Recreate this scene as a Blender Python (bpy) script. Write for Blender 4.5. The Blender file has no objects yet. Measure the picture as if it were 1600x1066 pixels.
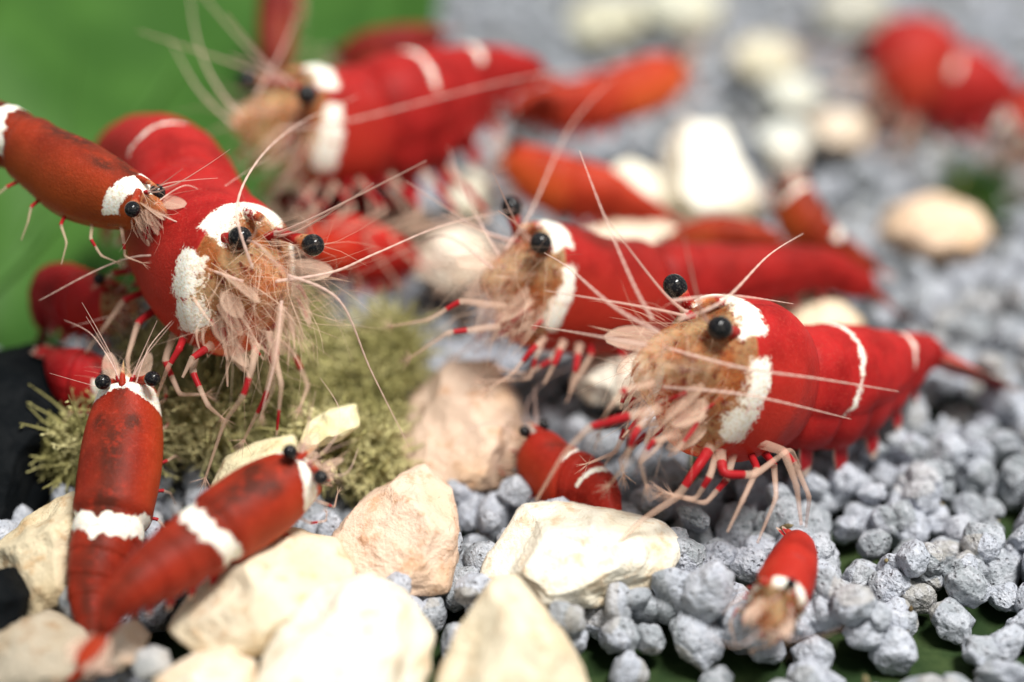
import bpy, math, random
from mathutils import Vector, noise
random.seed(7)
PI = math.pi
sc = bpy.context.scene
sc.unit_settings.system = 'METRIC'
sc.unit_settings.scale_length = 0.01          # one unit is one centimetre
COL = sc.collection

# ------------------------------------------------------------------ camera
CAM_H, PITCH, HFOV = 5.45, math.radians(30), math.radians(34.6)
TH = math.tan(HFOV / 2)
CAM = Vector((0, 0, CAM_H))
FW = Vector((0, math.cos(PITCH), -math.sin(PITCH)))
RT = Vector((1, 0, 0))
UP = Vector((0, math.sin(PITCH), math.cos(PITCH)))
cd = bpy.data.cameras.new('camera')
cam = bpy.data.objects.new('camera', cd)
COL.objects.link(cam)
cam.location = CAM
cam.rotation_euler = (PI / 2 - PITCH, 0, 0)
cd.sensor_width = 36
cd.lens = 18 / TH
cd.clip_start, cd.clip_end = 0.05, 500
cd.dof.use_dof = True
cd.dof.focus_distance = 8.75
cd.dof.aperture_fstop = cd.lens * 1e-3 / 0.50
sc.camera = cam

# ------------------------------------------------------------------ light
world = bpy.data.worlds.new('World')
sc.world = world
world.use_nodes = True
bg = world.node_tree.nodes['Background']
bg.inputs[0].default_value = (0.93, 1.0, 0.97, 1)
bg.inputs[1].default_value = 0.44


def area(name, loc, target, sx, sy, power, col):
    ld = bpy.data.lights.new(name, 'AREA')
    ld.shape = 'RECTANGLE'
    ld.size, ld.size_y, ld.energy, ld.color = sx, sy, power, col
    o = bpy.data.objects.new(name, ld)
    COL.objects.link(o)
    o.location = loc
    o.rotation_euler = (Vector(target) - Vector(loc)).to_track_quat('-Z', 'Y').to_euler()
    return o


area('aquarium_lamp', (9, 3, 30), (0, 9.5, 0), 14, 6, 19500, (1.0, 0.98, 0.94))
sc.view_settings.view_transform = 'Standard'
sc.view_settings.look = 'None'
sc.view_settings.exposure = 0
sc.view_settings.gamma = 1
sc.cycles.use_denoising = True
sc.cycles.transparent_max_bounces = 24
sc.cycles.max_bounces = 8
sc.cycles.caustics_reflective = False
sc.cycles.caustics_refractive = False


# ------------------------------------------------------------------ helpers
def P(px, py, d):
    """point seen at photograph pixel (px, py), d cm along the view axis"""
    nx = (px - 800) / 800 * TH
    ny = -(py - 533) / 800 * TH
    return CAM + d * (FW + nx * RT + ny * UP)


def cmpx(px, d):
    return px / 800 * TH * d


def ground_d(py, z=0.0):
    ny = -(py - 533) / 800 * TH
    return (z - CAM_H) / (FW.z + ny * UP.z)


def camvec(r, u, t):
    return (RT * r + UP * u - FW * t).normalized()


def catmull(pts, n):
    """n+1 samples of a Catmull-Rom curve through pts (tuples or Vectors of any size)"""
    m = len(pts) - 1
    out = []
    for i in range(n + 1):
        t = i / n * m
        k = min(int(t), m - 1)
        f = t - k
        p0, p1, p2, p3 = pts[max(k - 1, 0)], pts[k], pts[k + 1], pts[min(k + 2, m)]
        out.append([0.5 * (2 * b + (c - a) * f + (2 * a - 5 * b + 4 * c - d) * f * f + (3 * b - a - 3 * c + d) * f ** 3)
                    for a, b, c, d in zip(p0, p1, p2, p3)])
    return out


class MB:
    def __init__(self):
        self.v, self.f, self.c = [], [], []

    def add(self, verts, faces, cols=None):
        o = len(self.v)
        self.v += [tuple(x) for x in verts]
        self.f += [tuple(i + o for i in q) for q in faces]
        self.c += cols if cols else [(0, 0, 0)] * len(verts)

    def tube(self, pts, rad, sides=6, cols=None, cap=True):
        n = len(pts)
        pts = [Vector(p) for p in pts]
        vs, fs, cs = [], [], []
        T0 = (pts[1] - pts[0]).normalized()
        N = T0.orthogonal().normalized()
        for i in range(n):
            T = (pts[min(i + 1, n - 1)] - pts[max(i - 1, 0)]).normalized()
            N = (N - T * N.dot(T)).normalized()
            B = T.cross(N)
            for j in range(sides):
                a = 2 * PI * j / sides
                vs.append(pts[i] + (N * math.cos(a) + B * math.sin(a)) * rad[i])
                cs.append(cols[i] if cols else (0, 0, 0))
        for i in range(n - 1):
            for j in range(sides):
                k = (j + 1) % sides
                fs.append((i * sides + j, i * sides + k, (i + 1) * sides + k, (i + 1) * sides + j))
        if cap:
            fs.append(tuple(range(sides - 1, -1, -1)))
            fs.append(tuple((n - 1) * sides + j for j in range(sides)))
        self.add(vs, fs, cs)

    def blade(self, base, axis, wide, length, width, thick, col=(0, 0, 0), edge=None, bend=0.0, n=8, m=8):
        """a leaf-like plate with a lens section"""
        axis, wide = axis.normalized(), (wide - axis * wide.dot(axis)).normalized()
        nor = axis.cross(wide)
        vs, fs, cs = [], [], []
        for i in range(n + 1):
            t = i / n
            w = width * math.sin(PI * min(0.06 + t * 0.9, 1)) ** 0.6
            c = base + axis * length * t + nor * bend * t * t
            for j in range(m):
                a = 2 * PI * j / m
                vs.append(c + wide * w * math.cos(a) + nor * thick * math.sin(a) * (1.1 - t))
                e = abs(math.cos(a)) > 0.9 or t > 0.85
                cs.append(edge if (edge and e) else col)
        for i in range(n):
            for j in range(m):
                k = (j + 1) % m
                fs.append((i * m + j, i * m + k, (i + 1) * m + k, (i + 1) * m + j))
        fs.append(tuple(range(m - 1, -1, -1)))
        fs.append(tuple(n * m + j for j in range(m)))
        self.add(vs, fs, cs)

    def build(self, name, mat, parent=None, color=None, smooth=True):
        o0 = parent.matrix_world.translation if parent else Vector((0, 0, 0))
        if parent:
            o0 = abs_loc(parent)
        me = bpy.data.meshes.new(name)
        me.from_pydata([(x[0] - o0.x, x[1] - o0.y, x[2] - o0.z) for x in self.v], [], self.f)
        ca = me.color_attributes.new('fld', 'FLOAT_COLOR', 'POINT')
        ca.data.foreach_set('color', [k for c in self.c for k in (c[0], c[1], c[2], c[3] if len(c) > 3 else 0.0)])
        if smooth:
            me.polygons.foreach_set('use_smooth', [True] * len(me.polygons))
        me.materials.append(mat)
        me.update()
        o = bpy.data.objects.new(name, me)
        COL.objects.link(o)
        if parent:
            o.parent = parent
        if color:
            o.color = (*color, 1)
        return o


def abs_loc(o):
    v = Vector((0, 0, 0))
    while o:
        v += o.location
        o = o.parent
    return v


def thing(name, label, cat, loc, group=None):
    o = bpy.data.objects.new(name, None)
    o.empty_display_size = 0.1
    COL.objects.link(o)
    o.location = loc
    o['label'], o['category'] = label, cat
    if group:
        o['group'] = group
    return o


def icosphere(sub):
    t = (1 + 5 ** 0.5) / 2
    v = [Vector(p).normalized() for p in ((-1, t, 0), (1, t, 0), (-1, -t, 0), (1, -t, 0), (0, -1, t), (0, 1, t), (0, -1, -t),
                                          (0, 1, -t), (t, 0, -1), (t, 0, 1), (-t, 0, -1), (-t, 0, 1))]
    f = [(0, 11, 5), (0, 5, 1), (0, 1, 7), (0, 7, 10), (0, 10, 11), (1, 5, 9), (5, 11, 4), (11, 10, 2), (10, 7, 6), (7, 1, 8),
         (3, 9, 4), (3, 4, 2), (3, 2, 6), (3, 6, 8), (3, 8, 9), (4, 9, 5), (2, 4, 11), (6, 2, 10), (8, 6, 7), (9, 8, 1)]
    for _ in range(sub):
        mid, nf = {}, []

        def m(a, b):
            k = (min(a, b), max(a, b))
            if k not in mid:
                v.append((v[a] + v[b]).normalized())
                mid[k] = len(v) - 1
            return mid[k]
        for a, b, c in f:
            x, y, z = m(a, b), m(b, c), m(c, a)
            nf += [(a, x, z), (b, y, x), (c, z, y), (x, y, z)]
        f = nf
    return v, f


ICO = {k: icosphere(k) for k in (1, 2, 3, 4, 5)}


def sstep(a, b, x):
    t = max(0.0, min(1.0, (x - a) / (b - a)))
    return t * t * (3 - 2 * t)


# ------------------------------------------------------------------ materials
def new_mat(name):
    m = bpy.data.materials.new(name)
    m.use_nodes = True
    nt = m.node_tree
    nt.nodes['Principled BSDF'].inputs['Specular IOR Level'].default_value = 0.08   # everything is under water
    return m, nt, nt.nodes['Principled BSDF']


def node(nt, typ, **kw):
    n = nt.nodes.new(typ)
    for k, v in kw.items():
        setattr(n, k, v)
    return n


def math_n(nt, op, a, b=None, c=None, clamp=False):
    n = node(nt, 'ShaderNodeMath', operation=op, use_clamp=clamp)
    for i, x in enumerate((a, b, c)):
        if x is None:
            continue
        if isinstance(x, (int, float)):
            n.inputs[i].default_value = x
        else:
            nt.links.new(x, n.inputs[i])
    return n.outputs[0]


def mix_c(nt, fac, a, b, blend='MIX'):
    n = node(nt, 'ShaderNodeMix', data_type='RGBA', blend_type=blend)
    for sock, x in ((n.inputs[0], fac), (n.inputs[6], a), (n.inputs[7], b)):
        if isinstance(x, (int, float)):
            sock.default_value = x
        elif isinstance(x, tuple):
            sock.default_value = (*x, 1)
        else:
            nt.links.new(x, sock)
    return n.outputs[2]


def noise_n(nt, scale, detail=3, rough=0.55, vec=None):
    n = node(nt, 'ShaderNodeTexNoise')
    n.inputs['Scale'].default_value = scale
    n.inputs['Detail'].default_value = detail
    n.inputs['Roughness'].default_value = rough
    if vec is None:
        g = node(nt, 'ShaderNodeTexCoord')
        vec = g.outputs['Object']
    nt.links.new(vec, n.inputs['Vector'])
    return n.outputs[0]


def ramp(nt, x, a, b):
    n = node(nt, 'ShaderNodeMapRange', interpolation_type='SMOOTHSTEP')
    nt.links.new(x, n.inputs[0])
    n.inputs[1].default_value, n.inputs[2].default_value = a, b
    return n.outputs[0]


def bump(nt, h, dist, strength=1.0):
    n = node(nt, 'ShaderNodeBump')
    n.inputs['Strength'].default_value = strength
    n.inputs['Distance'].default_value = dist
    nt.links.new(h, n.inputs['Height'])
    return n.outputs[0]


def shell_material():
    m, nt, p = new_mat('shrimp_shell')
    at = node(nt, 'ShaderNodeAttribute', attribute_name='fld')
    sep = node(nt, 'ShaderNodeSeparateColor')
    nt.links.new(at.outputs['Color'], sep.inputs[0])
    mark, face, dark = sep.outputs
    oi = node(nt, 'ShaderNodeObjectInfo')
    n1 = noise_n(nt, 5, 4)
    n2 = noise_n(nt, 22, 4, 0.6)
    n3 = noise_n(nt, 60, 2, 0.6)
    col = mix_c(nt, ramp(nt, n1, 0.35, 0.72), oi.outputs['Color'], mix_c(nt, 1.0, oi.outputs['Color'], (0.62, 0.5, 0.5), 'MULTIPLY'))
    col = mix_c(nt, math_n(nt, 'MULTIPLY', ramp(nt, n3, 0.5, 0.75), 0.22), col, (0.62, 0.12, 0.06))
    col = mix_c(nt, math_n(nt, 'MULTIPLY', at.outputs['Alpha'], 0.75), col, mix_c(nt, 1.0, oi.outputs['Color'], (1.15, 1.9, 1.4), 'MULTIPLY'))
    n4 = noise_n(nt, 130, 2, 0.6)
    col = mix_c(nt, math_n(nt, 'MULTIPLY', math_n(nt, 'SUBTRACT', 1.0, at.outputs['Alpha']), 0.8), col, mix_c(nt, 1.0, col, (0.82, 0.66, 0.95), 'MULTIPLY'))
    col = mix_c(nt, math_n(nt, 'MULTIPLY', ramp(nt, n4, 0.56, 0.72), 0.35), col, mix_c(nt, 1.0, oi.outputs['Color'], (0.4, 0.3, 0.3), 'MULTIPLY'))
    dk = math_n(nt, 'MULTIPLY', dark, ramp(nt, n2, 0.25, 0.52), clamp=True)
    col = mix_c(nt, math_n(nt, 'MULTIPLY', dk, 0.85), col, (0.045, 0.014, 0.008))
    fcol = mix_c(nt, ramp(nt, n1, 0.36, 0.6), (0.72, 0.44, 0.22), (0.62, 0.19, 0.06))
    fcol = mix_c(nt, ramp(nt, n2, 0.56, 0.68), fcol, (0.46, 0.07, 0.04))
    fcol = mix_c(nt, math_n(nt, 'MULTIPLY', ramp(nt, n3, 0.6, 0.75), 0.4), fcol, (0.68, 0.52, 0.38))
    fm = math_n(nt, 'ADD', face, math_n(nt, 'MULTIPLY', math_n(nt, 'SUBTRACT', n2, 0.5), 0.4))
    fs = ramp(nt, fm, 0.4, 0.65)
    col = mix_c(nt, fs, col, fcol)
    mk = math_n(nt, 'ADD', mark, math_n(nt, 'MULTIPLY', math_n(nt, 'SUBTRACT', n2, 0.5), 0.9))
    mk = math_n(nt, 'ADD', mk, math_n(nt, 'MULTIPLY', math_n(nt, 'SUBTRACT', noise_n(nt, 9, 2), 0.5), 0.8))
    mk = math_n(nt, 'ADD', mk, math_n(nt, 'MULTIPLY', math_n(nt, 'SUBTRACT', n3, 0.5), 0.9))
    mk = math_n(nt, 'MULTIPLY', mk, ramp(nt, mark, 0.0, 0.25))
    ms = math_n(nt, 'MULTIPLY', ramp(nt, mk, 0.38, 0.72), 0.97)
    wh = mix_c(nt, ramp(nt, n3, 0.42, 0.72), (0.88, 0.86, 0.79), (0.72, 0.60, 0.44))
    col = mix_c(nt, ms, col, wh)
    nt.links.new(col, p.inputs['Base Color'])
    p.inputs['Roughness'].default_value = 0.5
    p.inputs['Specular IOR Level'].default_value = 0.09
    p.inputs['Subsurface Weight'].default_value = 0.25
    p.inputs['Subsurface Radius'].default_value = (0.08, 0.02, 0.012)
    p.inputs['Subsurface Scale'].default_value = 1.0
    p.inputs['Coat Weight'].default_value = 0.0
    p.inputs['Coat Roughness'].default_value = 0.2
    al = math_n(nt, 'SUBTRACT', 1.0, math_n(nt, 'MULTIPLY', math_n(nt, 'MULTIPLY', fs, math_n(nt, 'SUBTRACT', 1.0, ms)),
                                            math_n(nt, 'MULTIPLY_ADD', n2, 0.8, 0.22)))
    nt.links.new(al, p.inputs['Alpha'])
    nt.links.new(bump(nt, n3, 0.01, 0.35), p.inputs['Normal'])
    return m


def limb_material(name, pale, alpha):
    m, nt, p = new_mat(name)
    at = node(nt, 'ShaderNodeAttribute', attribute_name='fld')
    sep = node(nt, 'ShaderNodeSeparateColor')
    nt.links.new(at.outputs['Color'], sep.inputs[0])
    red, white, _ = sep.outputs
    n2 = noise_n(nt, 30, 3)
    r = ramp(nt, math_n(nt, 'ADD', red, math_n(nt, 'MULTIPLY', math_n(nt, 'SUBTRACT', n2, 0.5), 0.5)), 0.42, 0.6)
    c = mix_c(nt, r, pale, (0.34, 0.014, 0.018))
    c = mix_c(nt, white, c, (0.85, 0.8, 0.72))
    nt.links.new(c, p.inputs['Base Color'])
    p.inputs['Roughness'].default_value = 0.35
    a = math_n(nt, 'MULTIPLY_ADD', math_n(nt, 'MAXIMUM', r, white), 0.9 - alpha, alpha, clamp=True)
    nt.links.new(a, p.inputs['Alpha'])
    return m


def eye_material():
    m, nt, p = new_mat('black_cornea')
    n = noise_n(nt, 90, 2)
    c = mix_c(nt, ramp(nt, n, 0.5, 0.7), (0.006, 0.006, 0.008), (0.05, 0.045, 0.04))
    nt.links.new(c, p.inputs['Base Color'])
    p.inputs['Roughness'].default_value = 0.16
    p.inputs['Coat Weight'].default_value = 0.25
    return m


def stone_material():
    m, nt, p = new_mat('limestone')
    oi = node(nt, 'ShaderNodeObjectInfo')
    n1 = noise_n(nt, 2.2, 4)
    n2 = noise_n(nt, 9, 6, 0.65)
    n3 = noise_n(nt, 45, 4, 0.65)
    c = mix_c(nt, ramp(nt, n1, 0.4, 0.7), oi.outputs['Color'], mix_c(nt, 1.0, oi.outputs['Color'], (0.86, 0.78, 0.66), 'MULTIPLY'))
    c = mix_c(nt, math_n(nt, 'MULTIPLY', ramp(nt, n2, 0.52, 0.68), 0.7), c, mix_c(nt, 1.0, oi.outputs['Color'], (0.75, 0.55, 0.4), 'MULTIPLY'))
    c = mix_c(nt, math_n(nt, 'MULTIPLY', ramp(nt, n3, 0.62, 0.72), 0.6), c, mix_c(nt, 1.0, oi.outputs['Color'], (0.45, 0.36, 0.3), 'MULTIPLY'))
    nt.links.new(c, p.inputs['Base Color'])
    p.inputs['Roughness'].default_value = 0.6
    h = math_n(nt, 'ADD', math_n(nt, 'MULTIPLY', n2, 1.5), n3)
    nt.links.new(bump(nt, h, 0.03, 0.55), p.inputs['Normal'])
    return m


def pellet_material():
    m, nt, p = new_mat('grey_pellet')
    geo = node(nt, 'ShaderNodeNewGeometry')
    pos = geo.outputs['Position']
    v = node(nt, 'ShaderNodeTexVoronoi')
    v.inputs['Scale'].default_value = 22
    nt.links.new(pos, v.inputs['Vector'])
    n0 = noise_n(nt, 2.6, 2, vec=pos)
    n1 = noise_n(nt, 18, 5, 0.65, vec=pos)
    n2 = noise_n(nt, 55, 3, 0.6, vec=pos)
    vc = node(nt, 'ShaderNodeTexVoronoi')
    vc.inputs['Scale'].default_value = 3.6
    nt.links.new(pos, vc.inputs['Vector'])
    sp = node(nt, 'ShaderNodeSeparateColor')
    nt.links.new(vc.outputs['Color'], sp.inputs[0])
    n0 = math_n(nt, 'ADD', math_n(nt, 'MULTIPLY', n0, 0.6), math_n(nt, 'MULTIPLY', sp.outputs[0], 0.4))
    c = mix_c(nt, ramp(nt, n0, 0.25, 0.75), (0.43, 0.45, 0.51), (0.25, 0.27, 0.285))
    c = mix_c(nt, math_n(nt, 'MULTIPLY', ramp(nt, sp.outputs[1], 0.8, 0.95), 0.4), c, (0.42, 0.36, 0.28))
    c = mix_c(nt, math_n(nt, 'MULTIPLY', ramp(nt, n1, 0.42, 0.68), 0.55), c, (0.62, 0.63, 0.68))
    c = mix_c(nt, math_n(nt, 'MULTIPLY', ramp(nt, n2, 0.56, 0.68), 0.6), c, (0.11, 0.10, 0.11))
    pit = ramp(nt, v.outputs['Distance'], 0.3, 0.08)
    c = mix_c(nt, math_n(nt, 'MULTIPLY', math_n(nt, 'MULTIPLY', pit, ramp(nt, n1, 0.45, 0.55)), 0.5), c, (0.2, 0.18, 0.19))
    nt.links.new(c, p.inputs['Base Color'])
    p.inputs['Roughness'].default_value = 0.5
    h = math_n(nt, 'ADD', math_n(nt, 'MULTIPLY', n1, 1.4), math_n(nt, 'SUBTRACT', n2, pit))
    nt.links.new(bump(nt, h, 0.022, 0.8), p.inputs['Normal'])
    return m


def simple_noise_mat(name, a, b, scale, rough, lo=0.4, hi=0.65, bd=0.0, sss=0.0):
    m, nt, p = new_mat(name)
    n = noise_n(nt, scale, 5, 0.6)
    nt.links.new(mix_c(nt, ramp(nt, n, lo, hi), a, b), p.inputs['Base Color'])
    p.inputs['Roughness'].default_value = rough
    if bd:
        nt.links.new(bump(nt, n, bd, 0.7), p.inputs['Normal'])
    if sss:
        p.inputs['Subsurface Weight'].default_value = sss
        p.inputs['Subsurface Radius'].default_value = (0.05, 0.08, 0.02)
        p.inputs['Subsurface Scale'].default_value = 1.0
    return m


SHELL = shell_material()
LIMB = limb_material('pale_limb', (0.74, 0.50, 0.38), 0.30)
FEELER = limb_material('pale_feeler', (0.76, 0.52, 0.44), 0.48)
PLATE = limb_material('clear_plate', (0.82, 0.58, 0.44), 0.22)
CORNEA = eye_material()
STONE = stone_material()
PELLET = pellet_material()
FLOOR = simple_noise_mat('dark_green_floor', (0.018, 0.035, 0.012), (0.04, 0.062, 0.022), 3, 0.6, bd=0.02)
LEAF = simple_noise_mat('green_leaf', (0.030, 0.082, 0.014), (0.045, 0.112, 0.02), 0.9, 0.45)
RIB = simple_noise_mat('leaf_rib', (0.045, 0.115, 0.022), (0.06, 0.14, 0.03), 2, 0.5)
BLACK = simple_noise_mat('black_stone', (0.002, 0.003, 0.004), (0.006, 0.007, 0.008), 6, 0.8, bd=0.03)
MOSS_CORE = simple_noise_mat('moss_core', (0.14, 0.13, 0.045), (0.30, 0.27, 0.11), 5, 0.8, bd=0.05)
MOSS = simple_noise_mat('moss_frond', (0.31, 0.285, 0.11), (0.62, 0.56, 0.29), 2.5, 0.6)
CHIP = simple_noise_mat('pale_chip', (0.72, 0.64, 0.36), (0.8, 0.74, 0.52), 5, 0.6, bd=0.02)

# ------------------------------------------------------------------ ground and gravel
floor = MB()
GX, GY0, GY1 = 26, -6, 34
NXg, NYg = 40, 40
vs, fs = [], []
for j in range(NYg + 1):
    for i in range(NXg + 1):
        x, y = -GX + 2 * GX * i / NXg, GY0 + (GY1 - GY0) * j / NYg
        vs.append((x, y, -0.27 + 0.03 * noise.noise((x * 0.7, y * 0.7, 0))))
for j in range(NYg):
    for i in range(NXg):
        a = j * (NXg + 1) + i
        fs.append((a, a + 1, a + NXg + 2, a + NXg + 1))
floor.add(vs, fs)
fo = floor.build('gravel_bed', FLOOR)
fo['kind'] = 'structure'


def pellet_mesh(seed, sub):
    rnd = random.Random(seed)
    v, f = ICO[sub]
    sx, sy, sz = rnd.uniform(0.8, 1.3), rnd.uniform(0.8, 1.15), rnd.uniform(0.68, 0.98)
    off = Vector((seed * 7.3, seed * 3.1, seed * 1.7))
    planes = [(Vector((rnd.gauss(0, 1), rnd.gauss(0, 1), rnd.gauss(0, 1))).normalized(), rnd.uniform(0.72, 0.92)) for _ in range(6)]
    out = []
    for p in v:
        r = 1.0 + 0.26 * noise.noise(p * 1.5 + off)
        for n_, d_ in planes:
            k = p.dot(n_)
            if k > 0.2:
                r = r - max(0.0, r - d_ / k) * 0.7
        if sub >= 3:
            r += 0.05 * noise.noise(p * 3.4 + off) + 0.03 * noise.noise(p * 7 + off)
        out.append(Vector((p.x * sx, p.y * sy, p.z * sz)) * r)
    return out, f


def proj(p):
    q = p - CAM
    d = q.dot(FW)
    return 800 + q.dot(RT) / d / TH * 800, 533 - q.dot(UP) / d / TH * 800, d


spots = []
pitch = 0.205
row = 0
y = 5.6
while y < 20:
    x = -9.0 + (row % 2) * pitch / 2
    while x < 9.0:
        xx, yy = x + random.uniform(-0.055, 0.055), y + random.uniform(-0.055, 0.055)
        if abs(xx) < TH * yy * 1.1 + 2.0:
            px, py, d = proj(Vector((xx, yy, 0)))
            edge = 985 + 25 * noise.noise((px * 0.008, 3, 0)) if px < 1380 else 930 + 20 * noise.noise((px * 0.01, 7, 0))
            keep = 1.0 if py < edge else 0.42
            if random.random() < keep:
                front = py >= edge
                z = (-0.17 if front else random.uniform(-0.16, -0.04)) + 0.05 * noise.noise((xx * 1.1, yy * 1.1, 5))
                spots.append((xx, yy, z, random.uniform(0.078, 0.138)))
                if not front and random.random() < 0.42:
                    spots.append((xx + random.uniform(-0.1, 0.1), yy + random.uniform(-0.1, 0.1), z + random.uniform(0.1, 0.17),
                                  random.uniform(0.075, 0.14)))
        x += pitch
    y += pitch * 0.9
    row += 1
info = []
for k, (x, y, z, r) in enumerate(spots):
    px, py, d = proj(Vector((x, y, z)))
    show = -20 < px < 1620 and -20 < py < 1090
    hid = px < 690 or (740 < px < 1065 and 790 < py < 960)
    info.append((0 if (show and not hid) else 1, d - z * 1.5, k))
info.sort()
near = set(k for _, _, k in info[:300])
HI = []
for s in range(10):
    v, f = pellet_mesh(s + 1, 4)
    b = MB()
    b.add(v, f)
    o = b.build('pellet', PELLET)
    HI.append(o.data)
    bpy.data.objects.remove(o)
MID = [pellet_mesh(s + 21, 2) for s in range(8)]
LOW = [pellet_mesh(s + 41, 1) for s in range(8)]
rest = MB()
from mathutils import Euler
for k, (x, y, z, r) in enumerate(spots):
    e = Euler((random.uniform(0, 6.3), random.uniform(0, 6.3), random.uniform(0, 6.3)))
    if k in near:
        o = bpy.data.objects.new('pellet', random.choice(HI))
        COL.objects.link(o)
        o.parent = fo
        o.location, o.rotation_euler, o.scale = (x, y, z), e, (r, r, r)
    else:
        d = proj(Vector((x, y, z)))[2]
        v, f = random.choice(MID if d < 12 else LOW)
        mt = e.to_matrix()
        rest.add([mt @ p * r + Vector((x, y, z)) for p in v], f)
ro = rest.build('pellet_mass', PELLET, fo)
ro['kind'] = 'stuff'


# ------------------------------------------------------------------ stones
def stone(outline, d, thick, color, label, seed=0, lean=0.0, mat=None, name='stone', rough=0.05, cat='stone', push=0.0):
    """solid stone: seen outline (pixels) at depth d, its own thickness in cm, facets and noise"""
    rnd = random.Random(seed + 100)
    cx = sum(p[0] for p in outline) / len(outline)
    cy = sum(p[1] for p in outline) / len(outline)
    c = P(cx, cy, d)
    pts = [(cmpx(p[0] - cx, d), -cmpx(p[1] - cy, d)) for p in outline]
    pol = sorted((math.atan2(b, a), math.hypot(a, b)) for a, b in pts)

    def rad(a):
        n = len(pol)
        for i in range(n):
            a0, r0 = pol[i]
            a1, r1 = pol[(i + 1) % n]
            if i == n - 1:
                a1 += 2 * PI
            aa = a if a >= a0 else a + 2 * PI
            if a0 <= aa <= a1:
                # straight edge between the two corners
                x0, y0, x1, y1 = r0 * math.cos(a0), r0 * math.sin(a0), r1 * math.cos(a1), r1 * math.sin(a1)
                dx, dy = math.cos(aa), math.sin(aa)
                den = dx * (y1 - y0) - dy * (x1 - x0)
                if abs(den) < 1e-9:
                    return r0
                return abs((x0 * (y1 - y0) - y0 * (x1 - x0)) / den)
        return pol[0][1]

    v, f = ICO[5]
    size = max(r for _, r in pol)
    planes = [(Vector((rnd.gauss(0, 1), rnd.gauss(0, 1), abs(rnd.gauss(0, 1)) + 0.2)).normalized(), rnd.uniform(0.66, 0.9)) for _ in range(7)]
    b = MB()
    out = []
    for p in v:
        a = math.atan2(p.y, p.x)
        s = math.sqrt(max(0.0, 1 - p.z * p.z))
        q = Vector((p.x, p.y, p.z))
        k = 1.0
        for n_, d_ in planes:
            t = q.dot(n_)
            if t > 0.3 and n_.z > 0.35:
                k = min(k, d_ / t + 0.02)
        k = k * 0.8 + 0.2 * min(1, k + 0.1)
        r = 0.5 * (rad(a) + 0.25 * (rad(a - 0.09 if a > -3 else a) + rad(a + 0.09 if a < 3 else a) + rad(a - 0.04 if a > -3.1 else a) + rad(a + 0.04 if a < 3.1 else a)))
        flat = s ** 0.7
        k2 = k if s < 0.9 else k + (1 - k) * (s - 0.9) / 0.1
        off = Vector((seed * 3.3, seed * 1.9, 4))
        nz = 1 + rough * (noise.noise(p * 2.2 + off) + 0.5 * noise.noise(p * 5 + off) + 0.22 * noise.noise(p * 12 + off))
        x, y_, z = math.cos(a) * r * flat * k2 * nz, math.sin(a) * r * flat * k2 * nz, (abs(p.z) ** 0.8) * math.copysign(1, p.z) * thick * k * nz
        w = c + RT * x + UP * y_ - FW * (z - y_ * lean - push)
        out.append(w)
    b.add(out, f)
    t = thing(name, label, cat, (c.x, c.y, min(w.z for w in out)))
    # single mesh: replace the empty
    bpy.data.objects.remove(t)
    o = b.build(name, mat or STONE, None, color)
    base = Vector((c.x, c.y, min(w.z for w in out)))
    o.data.transform(__import__('mathutils').Matrix.Translation(-base))
    o.location = base
    o['label'], o['category'] = label, cat
    return o


CREAM, WHITE, PINK, TAN = (0.74, 0.64, 0.48), (0.80, 0.75, 0.64), (0.74, 0.55, 0.43), (0.62, 0.52, 0.36)
stone([(0, 850), (40, 805), (100, 770), (150, 790), (165, 850), (150, 920), (80, 960), (20, 920)], 8.75, 0.4, TAN,
      'greenish tan stone beside the black rock, behind the two crossed shrimps', 1, lean=0.5)
stone([(262, 975), (300, 925), (370, 870), (450, 832), (520, 850), (552, 900), (520, 960), (430, 1010), (340, 1022)], 8.35, 0.4, CREAM,
      'broad cream stone under the diagonal shrimp with the white saddle', 2, lean=0.5)
stone([(400, 1066), (430, 975), (490, 925), (570, 902), (630, 935), (680, 995), (668, 1066), (630, 1130), (450, 1130)], 8.0, 0.45, WHITE,
      'brightest rounded white stone between the broad cream stone and the wedge-shaped stone', 3, lean=0.4)
stone([(515, 840), (560, 785), (620, 745), (662, 728), (705, 765), (720, 830), (706, 915), (640, 925), (560, 900)], 8.85, 0.35, PINK,
      'upright pinkish fin-shaped stone with a dark chipped shoulder', 4, lean=0.5)
stone([(738, 905), (770, 850), (818, 792), (880, 788), (960, 800), (1035, 818), (1066, 850), (1040, 905), (960, 938), (850, 942)], 8.75, 0.36, WHITE,
      'flat-topped white stone under the small shrimp with the white tail ring', 5, lean=0.5)
stone([(680, 1066), (715, 985), (765, 912), (805, 905), (850, 955), (895, 1010), (925, 1075), (900, 1150), (700, 1150)], 7.95, 0.36, CREAM,
      'pointed cream wedge-shaped stone in front of the flat-topped white stone', 6, lean=0.4)
stone([(240, 1060), (290, 1030), (350, 1018), (395, 1040), (402, 1080), (370, 1130), (270, 1130)], 7.85, 0.3, (0.82, 0.7, 0.55),
      'low cream stone in front of the broad cream stone', 7, lean=0.4)
stone([(160, 1035), (175, 985), (205, 972), (232, 995), (222, 1030), (195, 1045)], 8.15, 0.15, (0.8, 0.64, 0.52),
      'small pale pink stone tucked behind the crossed shrimp tails', 8, lean=0.4)
stone([(208, 1040), (215, 1018), (238, 1010), (260, 1020), (268, 1042), (255, 1062), (225, 1064)], 7.95, 0.1, (0.42, 0.42, 0.42),
      'single round grey pebble between the pale pink stone and the low cream stone', 9, lean=0.2)
stone([(618, 700), (640, 620), (700, 565), (770, 560), (812, 625), (822, 700), (780, 760), (690, 775), (630, 750)], 9.75, 0.42, (0.70, 0.52, 0.40),
      'large soft tan stone behind the fin-shaped stone and the moss', 10, lean=0.5)
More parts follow.
